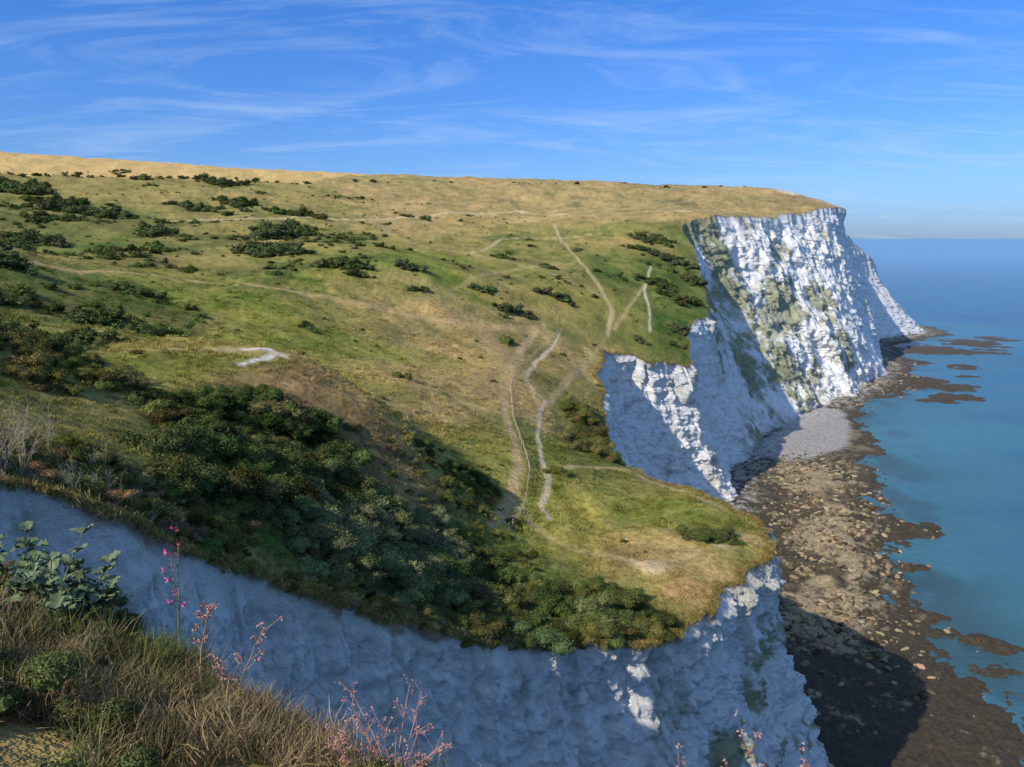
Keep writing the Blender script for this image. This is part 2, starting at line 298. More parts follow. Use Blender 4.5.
bigweed=sst(.0,.25,fbm(XB/14,YB/14,o=4,s=109)+.2-bould*.18)*sst(.5,.2,shing); CB=mix(CB,weed,bigweed*.88*(1-far*.5))
foot=sst(12,3,dBs+nb*4)*sst(150,200,YB); CB=mix(CB,np.array((.6,.57,.5)),foot*.5*sst(-.2,.3,n4))
haze=sst(200,1500,np.hypot(XB,YB)); CB=mix(CB,np.array((.22,.24,.27)),haze*.3)  # painted haze: far rock colour drifts to blue-grey
FB=grid_faces(*XB.shape)
inl=(~sea_side)&(dBs>25)
kp=(zb[:-1,:-1]>-1.6)&~(inl[:-1,:-1]&(dS[:-1,:-1]>140))
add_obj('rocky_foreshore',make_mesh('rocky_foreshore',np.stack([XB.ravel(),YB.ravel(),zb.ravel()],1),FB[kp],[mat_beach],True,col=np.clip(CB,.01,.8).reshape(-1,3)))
# ------------------------------------------------------------------ SEA
ths=np.radians(np.concatenate([np.linspace(-180,-10,30),np.linspace(-5,50,500),np.linspace(55,180,25)]))
rs=np.exp(np.linspace(math.log(20),math.log(90000),600)); TS,RS=np.meshgrid(ths,rs,indexing='ij'); XS=RS*np.sin(TS); YS=RS*np.cos(TS)
dsea=polydist(XS,YS,shoreline)
deep=np.array((.022,.10,.18)); shal=np.array((.05,.165,.21)); sea_haze=np.array((.17,.30,.44))
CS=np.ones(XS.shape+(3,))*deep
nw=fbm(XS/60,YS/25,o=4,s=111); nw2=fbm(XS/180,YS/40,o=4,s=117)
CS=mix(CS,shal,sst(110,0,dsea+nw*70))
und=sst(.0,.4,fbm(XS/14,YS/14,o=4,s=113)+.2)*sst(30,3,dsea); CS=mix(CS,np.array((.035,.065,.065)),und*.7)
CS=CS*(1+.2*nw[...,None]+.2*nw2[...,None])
CS=mix(CS,sea_haze,sst(150,5000,RS)**.66*.97)  # horizon haze put into the water's base colour by radius
m,nt,b=newmat('sea_water'); N=nt.nodes; L=nt.links
at=N.new('ShaderNodeAttribute'); at.attribute_name='col'; L.new(at.outputs['Color'],b.inputs['Base Color']); b.inputs['Roughness'].default_value=.3; b.inputs['IOR'].default_value=1.33
geo=N.new('ShaderNodeNewGeometry'); mp=N.new('ShaderNodeMapping'); mp.inputs['Scale'].default_value=(.5,.9,1); mp.inputs['Rotation'].default_value=(0,0,.5); L.new(geo.outputs['Position'],mp.inputs[0])
nz=N.new('ShaderNodeTexNoise'); nz.inputs['Scale'].default_value=.35; nz.inputs['Detail'].default_value=7; nz.inputs['Roughness'].default_value=.68; L.new(mp.outputs[0],nz.inputs['Vector'])
bp=N.new('ShaderNodeBump'); bp.inputs['Strength'].default_value=.9; bp.inputs['Distance'].default_value=1.3; L.new(nz.outputs['Fac'],bp.inputs['Height']); L.new(bp.outputs[0],b.inputs['Normal'])
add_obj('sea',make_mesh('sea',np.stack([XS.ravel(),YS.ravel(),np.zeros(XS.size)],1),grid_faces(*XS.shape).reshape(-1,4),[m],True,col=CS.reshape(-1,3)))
# ------------------------------------------------------------------ FOLIAGE PROTOTYPES
def foliage_mat(name,var=.35):
    m=bpy.data.materials.new(name); m.use_nodes=True; nt=m.node_tree; N=nt.nodes; L=nt.links; N.clear()
    o=N.new('ShaderNodeOutputMaterial'); at=N.new('ShaderNodeAttribute'); at.attribute_type='INSTANCER'; at.attribute_name='tcol'
    geo=N.new('ShaderNodeNewGeometry'); mr=N.new('ShaderNodeMapRange'); mr.inputs[3].default_value=1-var; mr.inputs[4].default_value=1+var
    L.new(geo.outputs['Random Per Island'],mr.inputs[0])
    vm=N.new('ShaderNodeVectorMath'); vm.operation='SCALE'; L.new(at.outputs['Vector'],vm.inputs[0]); L.new(mr.outputs[0],vm.inputs['Scale'])
    d=N.new('ShaderNodeBsdfDiffuse'); L.new(vm.outputs[0],d.inputs[0]); L.new(d.outputs[0],o.inputs[0])
    return m
mat_leaf=foliage_mat('leaves',.45); mat_blade=foliage_mat('grass_blades',.3); mat_core=foliage_mat('shrub_inside',.1)
def simple_mat(name,c,rough=.8,var=.25,sc=20.):
    m,nt,b=newmat(name); N=nt.nodes; L=nt.links; nz=N.new('ShaderNodeTexNoise'); nz.inputs['Scale'].default_value=sc; nz.inputs['Detail'].default_value=5
    r=N.new('ShaderNodeValToRGB'); r.color_ramp.elements[0].position=.3; r.color_ramp.elements[1].position=.7
    r.color_ramp.elements[0].color=tuple(q*(1-var) for q in c)+(1,); r.color_ramp.elements[1].color=tuple(min(1,q*(1+var)) for q in c)+(1,)
    tcn=N.new('ShaderNodeTexCoord'); L.new(tcn.outputs['Object'],nz.inputs['Vector']); L.new(nz.outputs['Fac'],r.inputs[0]); L.new(r.outputs[0],b.inputs['Base Color']); b.inputs['Roughness'].default_value=rough
    return m
def quads(c,a,b):
    n=len(c); V=np.concatenate([c-a,c+b*.55,c+a,c-b*.55],1).reshape(-1,3); return V,np.arange(4*n).reshape(n,4)
def unit(v): return v/(np.linalg.norm(v,axis=-1,keepdims=True)+1e-9)
def bush_proto(name,coll,N,leaf,seed,flat=.75):
    r=np.random.default_rng(seed); nl=r.integers(9,15)
    cen=r.normal(0,.42,(nl,3)); cen[:,2]=np.abs(cen[:,2])*.8+.15; rad=r.uniform(.16,.45,nl)
    li=r.choice(nl,N,p=rad**2/(rad**2).sum()); d=unit(r.normal(size=(N,3))); d[:,2]=np.abs(d[:,2])*1.0-.2*(r.random(N)<.35)
    rr_=rad[li]*(1+.2*r.normal(size=N)-.25*(r.random(N)<.3)); pos=cen[li]+d*rr_[:,None]
    pos+= .06*np.sin(pos[:,[1,2,0]]*17+seed)
    nrm_=unit(d+r.normal(0,.55,(N,3))); a=unit(np.cross(nrm_,r.normal(size=(N,3)))); b=np.cross(nrm_,a)
    s=(leaf*r.uniform(.5,1.5,N))[:,None]; V,Fq=quads(pos,a*s,b*s)
    u=np.linspace(0,2*np.pi,11)[:-1]; v=np.linspace(0.05,np.pi-.05,7)
    VV=[V];FF=[Fq];fm=[np.zeros(len(Fq),int)]; off=len(V)
    for k in range(nl):
        Um,Vm=np.meshgrid(u,v,indexing='ij'); q=np.stack([np.sin(Vm)*np.cos(Um),np.sin(Vm)*np.sin(Um),np.cos(Vm)],-1)*rad[k]*.76
        q=q*(1+.15*r.normal(size=q.shape[:2]))[...,None]+cen[k]
        i=np.arange(70).reshape(10,7); j=np.roll(i,-1,0); f_=np.stack([i[:,:-1],i[:,1:],j[:,1:],j[:,:-1]],-1).reshape(-1,4)+off
        VV.append(q.reshape(-1,3)); FF.append(f_); fm.append(np.ones(len(f_),int)); off+=70
    V=np.vstack(VV); V[:,2]*=flat
    me=make_mesh(name,V,np.vstack(FF),[mat_leaf,mat_core],False,np.concatenate(fm)); ob=bpy.data.objects.new(name,me); coll.objects.link(ob); return ob
def grass_proto(name,coll,N,h,wd,spread,seed,mat,lean=.75):
    r=np.random.default_rng(seed); p0=np.zeros((N,3)); a_=r.uniform(0,2*np.pi,N); q=np.sqrt(r.random(N))*spread; p0[:,0]=q*np.cos(a_); p0[:,1]=q*np.sin(a_)
    hh_=h*r.uniform(.35,1.2,N); ln=r.uniform(.1,lean,N); az=r.uniform(0,2*np.pi,N)
    dr=unit(np.stack([np.cos(az)*ln,np.sin(az)*ln,np.ones(N)],1))
    p1=p0+dr*hh_[:,None]*.55; dr2=dr.copy(); dr2[:,:2]*=1.8; dr2=unit(dr2); p2=p1+dr2*hh_[:,None]*.45
    sd=unit(np.stack([-np.sin(az),np.cos(az),np.zeros(N)],1)+r.normal(0,.4,(N,3)))*wd
    p0[:,2]-=.03
    V=np.concatenate([p0-sd,p0+sd,p1+sd*.8,p1-sd*.8,p2+sd*.15,p2-sd*.15],1).reshape(-1,3)
    b=np.arange(N)[:,None]*6; Fq=np.vstack([b+np.array([0,1,2,3]),b+np.array([3,2,4,5])])
    me=make_mesh(name,V,Fq,[mat],False); ob=bpy.data.objects.new(name,me); coll.objects.link(ob)
def rock_proto(name,coll,seed,mat):
    r=np.random.default_rng(seed); nu,nv=14,9; u=np.linspace(0,2*np.pi,nu+1)[:-1]; v=np.linspace(.02,np.pi-.02,nv)
    Um,Vm=np.meshgrid(u,v,indexing='ij'); q=np.stack([np.sin(Vm)*np.cos(Um),np.sin(Vm)*np.sin(Um),np.cos(Vm)],-1)
    pl=unit(r.normal(size=(9,3))); dd=r.uniform(.55,.95,9); k=(q@pl.T); s=np.where(k>0,dd/np.maximum(k,1e-3),9).min(-1); s=np.minimum(s,1.1)
    q=q*s[...,None]*np.array([1,.8,.5]); i=np.arange(nu*nv).reshape(nu,nv); j=np.roll(i,-1,0)
    me=make_mesh(name,q.reshape(-1,3),np.stack([i[:,:-1],i[:,1:],j[:,1:],j[:,:-1]],-1).reshape(-1,4),[mat],False); ob=bpy.data.objects.new(name,me); coll.objects.link(ob)
cB=bpy.data.collections.new('bush_shapes'); cN=bpy.data.collections.new('thicket_shapes'); cG=bpy.data.collections.new('grass_tuft_shapes'); cF=bpy.data.collections.new('fine_grass_shapes'); cR=bpy.data.collections.new('boulder_shapes')
for i in range(5): bush_proto('bush_shape_%d'%i,cB,1400,.08,100+i,.95)
for i in range(6): bush_proto('thicket_shape_%d'%i,cN,9000,.033,200+i,.95)
for i in range(4): grass_proto('grass_tuft_%d'%i,cG,40,.45,.022,.55,300+i,mat_blade)
for i in range(5): grass_proto('fine_grass_%d'%i,cF,90,.20,.0026,.15,400+i,mat_blade,1.3)
mat_rock=foliage_mat('boulder_chalk',.2)
for i in range(5): rock_proto('boulder_%d'%i,cR,500+i,mat_rock)
def scatter(name,P_,scl,rot,idx,tcol,coll):
    P_=np.asarray(P_,np.float32); nn=len(P_); me=bpy.data.meshes.new(name); me.vertices.add(nn); me.vertices.foreach_set('co',P_.ravel())
    for an,val in (('scl',scl),('rot',rot),('tcol',tcol)):
        a=me.attributes.new(an,'FLOAT_VECTOR','POINT'); a.data.foreach_set('vector',np.asarray(val,np.float32).ravel())
    a=me.attributes.new('idx','INT','POINT'); a.data.foreach_set('value',np.asarray(idx,np.int32))
    ob=add_obj(name,me); ng=bpy.data.node_groups.new(name,'GeometryNodeTree')
    ng.interface.new_socket(name='Geometry',in_out='INPUT',socket_type='NodeSocketGeometry'); ng.interface.new_socket(name='Geometry',in_out='OUTPUT',socket_type='NodeSocketGeometry')
    N=ng.nodes; L=ng.links; gi=N.new('NodeGroupInput'); go=N.new('NodeGroupOutput'); ip=N.new('GeometryNodeInstanceOnPoints'); ci=N.new('GeometryNodeCollectionInfo')
    ci.inputs['Collection'].default_value=coll; ci.inputs['Separate Children'].default_value=True; ci.inputs['Reset Children'].default_value=True
    def na(nm,ty):
        q=N.new('GeometryNodeInputNamedAttribute'); q.data_type=ty; q.inputs['Name'].default_value=nm; return q.outputs['Attribute']
    L.new(gi.outputs[0],ip.inputs['Points']); L.new(ci.outputs[0],ip.inputs['Instance']); ip.inputs['Pick Instance'].default_value=True
    L.new(na('idx','INT'),ip.inputs['Instance Index']); L.new(na('scl','FLOAT_VECTOR'),ip.inputs['Scale']); L.new(na('rot','FLOAT_VECTOR'),ip.inputs['Rotation']); L.new(ip.outputs[0],go.inputs[0])
    md=ob.modifiers.new('scatter','NODES'); md.node_group=ng; return ob
def rnd_in_poly(pl,nn):
    pl=np.array(pl,float); o=[]
    while len(o)<nn:
        q=rng.uniform(pl.min(0),pl.max(0),(nn*2,2)); o+=list(q[inpoly(q[:,0],q[:,1],pl)])
    return np.array(o[:nn])
def is_land(x,y):
    x=np.asarray(x); y=np.asarray(y); full=np.vstack([TOP[::4],[(-3000,1700),(-3000,-600)]]); return inpoly(x,y,full)
def mkrot(nn,tilt=.12):
    r=rng.normal(0,tilt,(nn,3)); r[:,2]=rng.uniform(0,6.28,nn); return r
# ------------------------------------------------------------------ THICKETS (near)
DK=np.array((.075,.095,.03)); SG=np.array((.20,.22,.10)); OL=np.array((.165,.165,.05)); DB=np.array((.24,.18,.10))
def addb(P_,s,base_c,var=.25,hue=.1):
    nn=len(P_); s=np.asarray(s)*np.ones(nn); ok=is_land(P_[:,0],P_[:,1])
    P_=P_[ok]; s=s[ok]; nn=len(P_); z=hgt(P_[:,0],P_[:,1])-.18*s
    c=np.array(base_c)*(1+rng.normal(0,var,(nn,1)))*(1+rng.normal(0,hue,(nn,3))); return np.column_stack([P_,z]),s,np.clip(c,.015,.5)
near=[]
near.append(addb(rnd_in_poly(T1,110),rng.uniform(1.0,3.2,110),DK*1.15,.35))
near.append(addb(rnd_in_poly(T1,80),rng.uniform(.6,2.2,80),OL*.95))
near.append(addb(rnd_in_poly(T2,85),rng.uniform(1.5,2.9,85),SG*.85,.15,.05))
near.append(addb(rnd_in_poly(T2,30),rng.uniform(1.0,2.0,30),DK*1.4))
near.append(addb(rnd_in_poly(T3,110),rng.uniform(1.1,2.7,110),DK*1.3,.3))
near.append(addb(rnd_in_poly(T3,50),rng.uniform(.8,1.8,50),OL*.8))
near.append(addb(rnd_in_poly([(3,70.3),(12,76.8),(17,83),(15,85),(8,80),(0,73)],50),rng.uniform(.8,2.1,50),OL*.75,.3))
near.append(addb(rnd_in_poly([(-19.5,44),(-15.5,53),(-9.5,61),(-2,67.5),(4,71.5),(4.2,70),(-2.6,63.8),(-8.4,57),(-13.8,50),(-18,43)],150),rng.uniform(.3,1.0,150),OL*1.0,.3))
near.append(addb(rnd_in_poly([(-19.5,44),(-15.5,53),(-9.5,61),(-2,67.5),(4,71.5),(4.2,70),(-2.6,63.8),(-8.4,57),(-13.8,50),(-18,43)],90),rng.uniform(.25,.7,90),DB*1.1,.25))
near.append(addb(rnd_in_poly([(-30,44),(-24,52),(-20,54),(-17,50),(-20.5,42),(-22,36),(-25,32),(-30,34)],110),rng.uniform(.4,1.5,110),OL*.8,.3))
near.append(addb(rnd_in_poly([(-30,44),(-24,52),(-20,52),(-19.5,42),(-22,36),(-25,32)],90),rng.uniform(.4,1.2,90),DB,.2))
near.append(addb(rnd_in_poly([(-16,99),(-14,101),(-6,114),(-2,118),(-3,112),(-8,104)],26),rng.uniform(.9,2.0,26),DK*1.3))
near.append(addb(rnd_in_poly([(-22,96),(-16,103),(-9,104),(-6,96),(-12,90)],30),rng.uniform(.4,1.2,30),OL*.9))
near.append(addb(np.array([(28.5,108.1),(27.2,108.6),(29.8,108.9),(26.2,109.4),(30.8,109.4),(28,110.2),(31.6,109.8),(25.4,110),(29,109.6),(27,110)]),2.1,DK*1.25,.1))
near.append(addb(np.array([(7,126.3),(8.2,126.8)]),1.7,OL*.8,.1))
near.append(addb(rnd_in_poly([(9,148),(13,160),(12,184),(17,185),(21,168),(20,150)],50),rng.uniform(1.4,3.2,50),OL*.8))
near.append(addb(rnd_in_poly([(-75,105),(-55,100),(-47,76),(-50,66),(-75,80)],80),rng.uniform(1.2,3.4,80),DK*1.2))
near.append(addb(rnd_in_poly([(-50,86),(-42,86),(-36,78),(-40,66),(-48,66)],50),rng.uniform(.8,2.2,50),OL*.8))
near.append(addb(rnd_in_poly([(-14,99),(-3,112),(2,104),(4,92),(-8,90)],40),rng.uniform(.5,1.1,40),OL*.9))
P_=np.vstack([a[0] for a in near]); S_=np.concatenate([a[1] for a in near]); C_=np.vstack([a[2] for a in near]); nn=len(P_)
scatter('shrub_thicket',P_,np.stack([S_,S_,S_*rng.uniform(.6,.95,nn)],1),mkrot(nn),rng.integers(0,6,nn),C_,cN)
# ------------------------------------------------------------------ HILLSIDE BUSHES
clumps=[(-93,322,8,7,24),(-88,330,7,6,14),(-79,270,10,5.5,30),(-50,247,8,3.8,22),(-34,258,3.5,3.8,6),(-45,239,5,2.8,7),(-173,336,12,5,26),(-132,298,9,4.8,22),(-154,263,12,4.5,26),(-226,374,16,5,34),(-164,457,12,5,20),(-198,440,5,4.5,6),(-170,308,13,4,24),(-3,253,5,3,10),(2,254,4,3,6),(16,280,6,3,10),(-10,263,4,2.6,6),(13,324,5,2.6,6),(69,407,12,3.2,38),(74,383,11,3.2,38),(80,364,9,3.4,28),(69,329,10,3.2,30),(62,341,9,3.2,26),(62,294,6,2.8,14),(43,272,4,2.4,7),(-61,115,7,3,16),(-64,105,6,3,16),(-73,145,11,3.6,28),(-142,374,14,4,22),(-131,397,14,4,20),(-103,388,13,4,18),(61,387,8,3,18),(-27,239,4,2,5),(-47,178,4,1.8,4),(-78,173,8,2.4,8),(-240,380,20,5,30),(-190,350,16,4.5,22),(-110,160,14,3.6,30),(-96,135,10,3.6,26),(-56,430,12,3,8),(20,300,18,1.9,9),(-60,300,30,2.4,12),(-215,300,18,4.5,22),(-120,250,14,3,16)]
hb=[]
for (x,y,r_,h,k) in clumps:
    q=rng.normal(0,.5,(k,2))*np.array([r_,r_*.55])+np.array([x,y]); hb.append(addb(q,rng.uniform(.35,1.0,k)*h*.88,DK*1.05+rng.uniform(0,.02),.25))
hx=np.linspace(-330,-125,46); hy=np.interp(hx,[-600,-256,-221,-174,-126],[250,413,442,461,500]); hb.append(addb(np.column_stack([hx,hy])+rng.normal(0,1,(46,2)),rng.uniform(.6,2.4,46),DK,.15))
hx=rng.uniform(-126,190,50); hb.append(addb(np.column_stack([hx,np.interp(hx,[-129,-42,96,209],[505,565,622,640])])+rng.normal(0,3,(50,2)),rng.uniform(.2,1.5,50)**2,DK,.15))
def pathd(q):
    d=np.full(len(q),99.)
    for pl,wd,_,_ in paths: d=np.minimum(d,polydist(q[:,0],q[:,1],pl)-wd)
    return d
q=rng.uniform((-260,95),(80,470),(8000,2)); den=fbm(q[:,0]/22,q[:,1]/22,o=4,s=61)+.3*((q[:,0]<-60)&(q[:,1]<340))-.12+.15*((q[:,0]>55)&(q[:,1]<420))
k=(den>.2+rng.random(len(q))*.45)&(pathd(q)>2.5)&(np.abs(q[:,0]/q[:,1])<.8); q=q[k]; hb.append(addb(q,rng.uniform(.4,1.9,len(q)),DK*1.35,.3))
q=rng.uniform((-200,90),(100,480),(1500,2))
q=q[(pathd(q)>1)&(q[:,0]/q[:,1]<.2)&(fbm(q[:,0]/15,q[:,1]/15,o=3,s=151)>-.05)]; hb.append(addb(q,rng.uniform(.2,.8,len(q)),OL*.85,.3))
P_=np.vstack([a[0] for a in hb]); S_=np.concatenate([a[1] for a in hb]); C_=np.vstack([a[2] for a in hb]); nn=len(P_)
scatter('hillside_bushes',P_,np.stack([S_*1.15,S_*1.15,S_*rng.uniform(.7,1.0,nn)],1),mkrot(nn),rng.integers(0,5,nn),C_,cB)
# ------------------------------------------------------------------ GRASS
a_=np.radians(rng.uniform(-40,36,32000)); r_=np.exp(rng.uniform(math.log(30),math.log(240),32000)); q=np.column_stack([r_*np.sin(a_),r_*np.cos(a_)])
q=q[is_land(q[:,0],q[:,1])]; q=q[(pathd(q)>.3)&(fbm(q[:,0]/5,q[:,1]/5,o=2,s=131)>-.25)]; c=land_colour(q[:,0],q[:,1])*rng.uniform(.65,1.35,(len(q),1))
s=rng.uniform(.4,1.1,len(q))*np.clip(np.hypot(q[:,0],q[:,1])/90,.6,1.4)
scatter('downland_grass_tufts',np.column_stack([q,hgt(q[:,0],q[:,1])]),np.stack([s*1.3,s*1.3,s*.7],1),mkrot(len(q)),rng.integers(0,4,len(q)),c,cG)
k=np.where((TOP[:,1]>20)&(TOP[:,1]<300))[0]; k=rng.choice(k,6000); q=TOP[k]-nrm[k]*rng.uniform(-.12,1.0,(len(k),1))
c=np.where(rng.random((len(q),1))<.5,np.array(O)*.9,np.array(Tn)*.9)*rng.uniform(.6,1.3,(len(q),1)); s=rng.uniform(.3,1.1,len(q)); r0=mkrot(len(q),.35)
scatter('cliff_edge_turf',np.column_stack([q,hgt(q[:,0],q[:,1])-.05]),np.stack([s,s,s*.8],1),r0,rng.integers(0,4,len(q)),c,cG)
a_=np.radians(rng.uniform(-60,60,60000)); r_=np.sqrt(rng.uniform(.8**2,14**2,60000)); q=np.column_stack([r_*np.sin(a_),r_*np.cos(a_)]); q=q[is_land(q[:,0],q[:,1])&(q[:,0]>-11)&((q[:,0]<-.2)|(rng.random(len(q))<.12))&(fbm(q[:,0]/.5,q[:,1]/.5,o=2,s=133)>-.35)][:11000]
nn=len(q); t=rng.random((nn,1))*.7+.9*fbm(q[:,0]/.8,q[:,1]/.8,o=3,s=121)[:,None]+.12; c=np.where(t<.3,np.array((.12,.145,.045)),np.where(t<.6,np.array((.18,.15,.07)),np.array((.32,.235,.125))))*rng.uniform(.45,1.2,(nn,1)); s=rng.uniform(.35,1.1,nn)*(.8+.5*fbm(q[:,0],q[:,1],o=2,s=135))
scatter('foreground_grass',np.column_stack([q,hgt(q[:,0],q[:,1])]),np.stack([s,s,s*rng.uniform(.4,1.1,nn)],1),mkrot(nn,.3),rng.integers(0,5,nn),c,cF)
q=rng.uniform((-9,1.5),(-.3,9),(800,2)); q=q[is_land(q[:,0],q[:,1])]; q=q[fbm(q[:,0]/1.1,q[:,1]/1.1,o=2,s=137)>-.05]; nn=len(q); s=rng.uniform(.06,.24,nn)
c=np.where(rng.random((nn,1))<.65,np.array((.11,.135,.045)),np.array((.22,.16,.1)))*rng.uniform(.6,1.3,(nn,1))
scatter('foreground_weeds',np.column_stack([q,hgt(q[:,0],q[:,1])]),np.stack([s,s,s*.9],1),mkrot(nn,.2),rng.integers(0,6,nn),c,cN)
# ------------------------------------------------------------------ BOULDERS
q=rng.uniform((40,110),(150,330),(40000,2)); pdm=np.exp(-(polydist(q[:,0],q[:,1],[(72,170),(86,205),(103,255),(116,300)])/15)**2)+.03
q=q[(rng.random(len(q))<pdm*.42)&(fbm(q[:,0]/6,q[:,1]/6,o=3,s=141)>-.2)]; qs=rng.uniform((180,330),(300,580),(9000,2)); bd=polydist(qs[:,0],qs[:,1],base); qs=qs[(bd<26)&(qs[:,0]>np.interp(qs[:,1],[318,352,395,455,505,562,620],[99,117,150,200,235,268,278]))]; q=np.vstack([q,qs[:400]])
sub=[(i,j) for i in range(0,XB.shape[0],4) for j in range(0,XB.shape[1],4)]
kd=KDTree(len(sub))
for m_,(i,j) in enumerate(sub): kd.insert((XB[i,j],YB[i,j],0),m_)
kd.balance(); zz=np.array([zb[sub[kd.find((a[0],a[1],0))[1]]] for a in q])
ok=zz>-.2; q=q[ok]; zz=zz[ok]; nn=len(q); s=rng.uniform(.2,1.0,nn)**2.6*1.0+.15
c=np.array((.30,.235,.145))*rng.uniform(.2,1.2,(nn,1))*(1+rng.normal(0,.06,(nn,3))); scatter('beach_boulders',np.column_stack([q,zz]),np.stack([s*1.3,s,s],1),rng.uniform(0,6,(nn,3))*np.array([.08,.08,1]),rng.integers(0,5,nn),np.clip(c,.02,.6),cR)
# ------------------------------------------------------------------ FENCE
def cyl(V,F,p,q,r0,r1,k=6):
    p=np.array(p,float); q=np.array(q,float); d=unit(q-p); u=unit(np.cross(d,[.3,.2,1.] if abs(d[2])<.9 else [1,0,0])); v=np.cross(d,u); o=len(V)
    for c_,r_ in ((p,r0),(q,r1)):
        for i in range(k):
            a=2*math.pi*i/k; V.append(tuple(c_+(u*math.cos(a)+v*math.sin(a))*r_))
    for i in range(k): j=(i+1)%k; F.append((o+i,o+j,o+k+j,o+k+i))
FE=np.array([(15,253),(6,221),(0,190),(-1.3,176.3),(-.8,150),(1.9,123.2),(1.2,114.3),(-1.6,101.1)],float)
L_=np.concatenate([[0],np.cumsum(np.linalg.norm(np.diff(FE,axis=0),axis=1))]); sp=np.arange(0,L_[-1],2.6); fx=np.interp(sp,L_,FE[:,0])+1.0; fy=np.interp(sp,L_,FE[:,1]); fz=hgt(fx,fy)
fence=bpy.data.objects.new('post_and_rail_fence',None); SC.collection.objects.link(fence)
V=[];F=[]
for x,y,z in zip(fx,fy,fz): cyl(V,F,(x,y,z-.3),(x,y,z+1.1),.08,.07); cyl(V,F,(x,y,z+1.1),(x,y,z+1.17),.07,.01)
mw=simple_mat('weathered_timber',(.36,.31,.24)); add_obj('posts',make_mesh('posts',V,F,[mw],False),fence)
V=[];F=[]
for i in range(len(fx)-1):
    for h in (.45,.95): cyl(V,F,(fx[i],fy[i],fz[i]+h),(fx[i+1],fy[i+1],fz[i+1]+h),.03,.03,4)
add_obj('rails',make_mesh('rails',V,F,[mw],False),fence)
# ------------------------------------------------------------------ FOREGROUND PLANTS
def plant_empty(name,loc):
    e=bpy.data.objects.new(name,None); e.location=loc; SC.collection.objects.link(e); return e
def stems(root,n_,h,spread,r0,seed,sub=3,curve=.4):
    r=np.random.default_rng(seed); V=[];F=[];tips=[]; root=np.array(root,float)
    for i in range(n_):
        a=r.uniform(0,6.28); ln=r.uniform(.15,1)*spread; p=root+np.array([math.cos(a),math.sin(a),0])*.02; d=np.array([math.cos(a)*ln,math.sin(a)*ln,1.]); H_=h*r.uniform(.65,1.1); S=6
        for k in range(S):
            q=p+unit(d)*H_/S; cyl(V,F,p,q,r0*(1-k/S*.6),r0*(1-(k+1)/S*.6),5); p=q; d=d+r.normal(0,.12,3)+np.array([math.cos(a),math.sin(a),0])*curve*.1
            if k>=2:
                for m_ in range(r.integers(1,sub+1)):
                    b=r.uniform(0,6.28); dd=unit(d)*.6+np.array([math.cos(b),math.sin(b),.2])*.6; q2=p+unit(dd)*H_*r.uniform(.08,.22); cyl(V,F,p,q2,r0*.45,r0*.25,4); tips.append(q2)
        tips.append(p)
    return V,F,tips
def blobs(points,size,nper,seed,spread=1.):
    r=np.random.default_rng(seed); P_=np.repeat(np.array(points),nper,0); P_=P_+r.normal(0,size*spread,P_.shape); a=unit(r.normal(size=P_.shape))*size; b=unit(np.cross(a,r.normal(size=P_.shape)))*size; return quads(P_,a,b)
def gz(x,y): return float(hgt(np.array([x]),np.array([y]))[0])
m_stalk=simple_mat('dry_stem',(.3,.22,.13)); m_red=simple_mat('red_stem',(.3,.1,.08)); m_pink=simple_mat('pink_petals',(.6,.1,.25)); m_green=simple_mat('cabbage_leaf',(.12,.17,.085),.6); m_rust=simple_mat('rusty_seed_heads',(.45,.24,.2)); m_gstem=simple_mat('green_stem',(.12,.15,.06)); m_pale=simple_mat('bleached_twig',(.38,.31,.24))
def twig_plant(name,x,y,n_,h,spread,r0,seed,ms,mh=None,hs=.008,nper=10,z=None,sub=3):
    z=gz(x,y) if z is None else z; e=plant_empty(name,(x,y,z-.03)); V,F,tips=stems((0,0,0),n_,h,spread,r0,seed,sub); add_obj('stems',make_mesh(name+'_stems',V,F,[ms],True),e)
    if mh: V,F=blobs(tips,hs,nper,seed); add_obj('seed_heads',make_mesh(name+'_heads',V,F,[mh],False),e)
    return e
def leaf_mesh(V,F,base_,direc,length,width,up,r):
    d=unit(np.array(direc,float)); s=unit(np.cross(d,[0,0,1])); o=len(V); nu=9
    for i in range(nu):
        t=i/(nu-1); c_=base_+d*length*t*(1-.15*t)+np.array([0,0,1])*(up*length*(t-.9*t*t)); w_=width*(math.sin(math.pi*min(1,t*.85+.1))**.7)*(1+.22*math.sin(i*3.1+o))
        if t<.25: w_*=t*2.5+.1
        for k,q in enumerate((-1,-.5,0,.5,1)): V.append(tuple(c_+s*w_*q+np.array([0,0,1])*(abs(q)*.35*w_+.2*w_*math.sin(i*2.2+q*4))))
    for i in range(nu-1):
        for k in range(4): a=o+i*5+k; F.append((a,a+1,a+6,a+5))
V=[];F=[];VS=[];FS=[]; r=np.random.default_rng(5); cab=plant_empty('wild_cabbage',(-3.1,5.0,gz(-3.1,5.0)-.03))
for ox,oy,h in ((0,0,.66),(-.35,.15,.6),(.3,-.15,.44),(-.15,-.25,.4),(-.55,.1,.55),(.15,.05,.5)):
    for sidx in range(6):
        a0=r.uniform(0,6.28); p=np.array([ox,oy,0.]); d=np.array([math.cos(a0)*.5,math.sin(a0)*.5,1.]); hs=h*r.uniform(.5,1.)
        for k in range(6):
            q=p+unit(d)*hs/6; cyl(VS,FS,p,q,.009-.001*k,.008-.001*k,6); p=q; d=d+r.normal(0,.12,3)
            for _ in range(3 if k>0 else 1):
                a=r.uniform(0,6.28); leaf_mesh(V,F,p,(math.cos(a),math.sin(a),r.uniform(-.2,.8)),r.uniform(.09,.18)*(1-.06*k),r.uniform(.03,.055),r.uniform(.1,.6),r)
add_obj('leaves',make_mesh('cabbage_leaves',V,F,[m_green],True),cab); add_obj('stems',make_mesh('cabbage_stems',VS,FS,[m_gstem],True),cab)
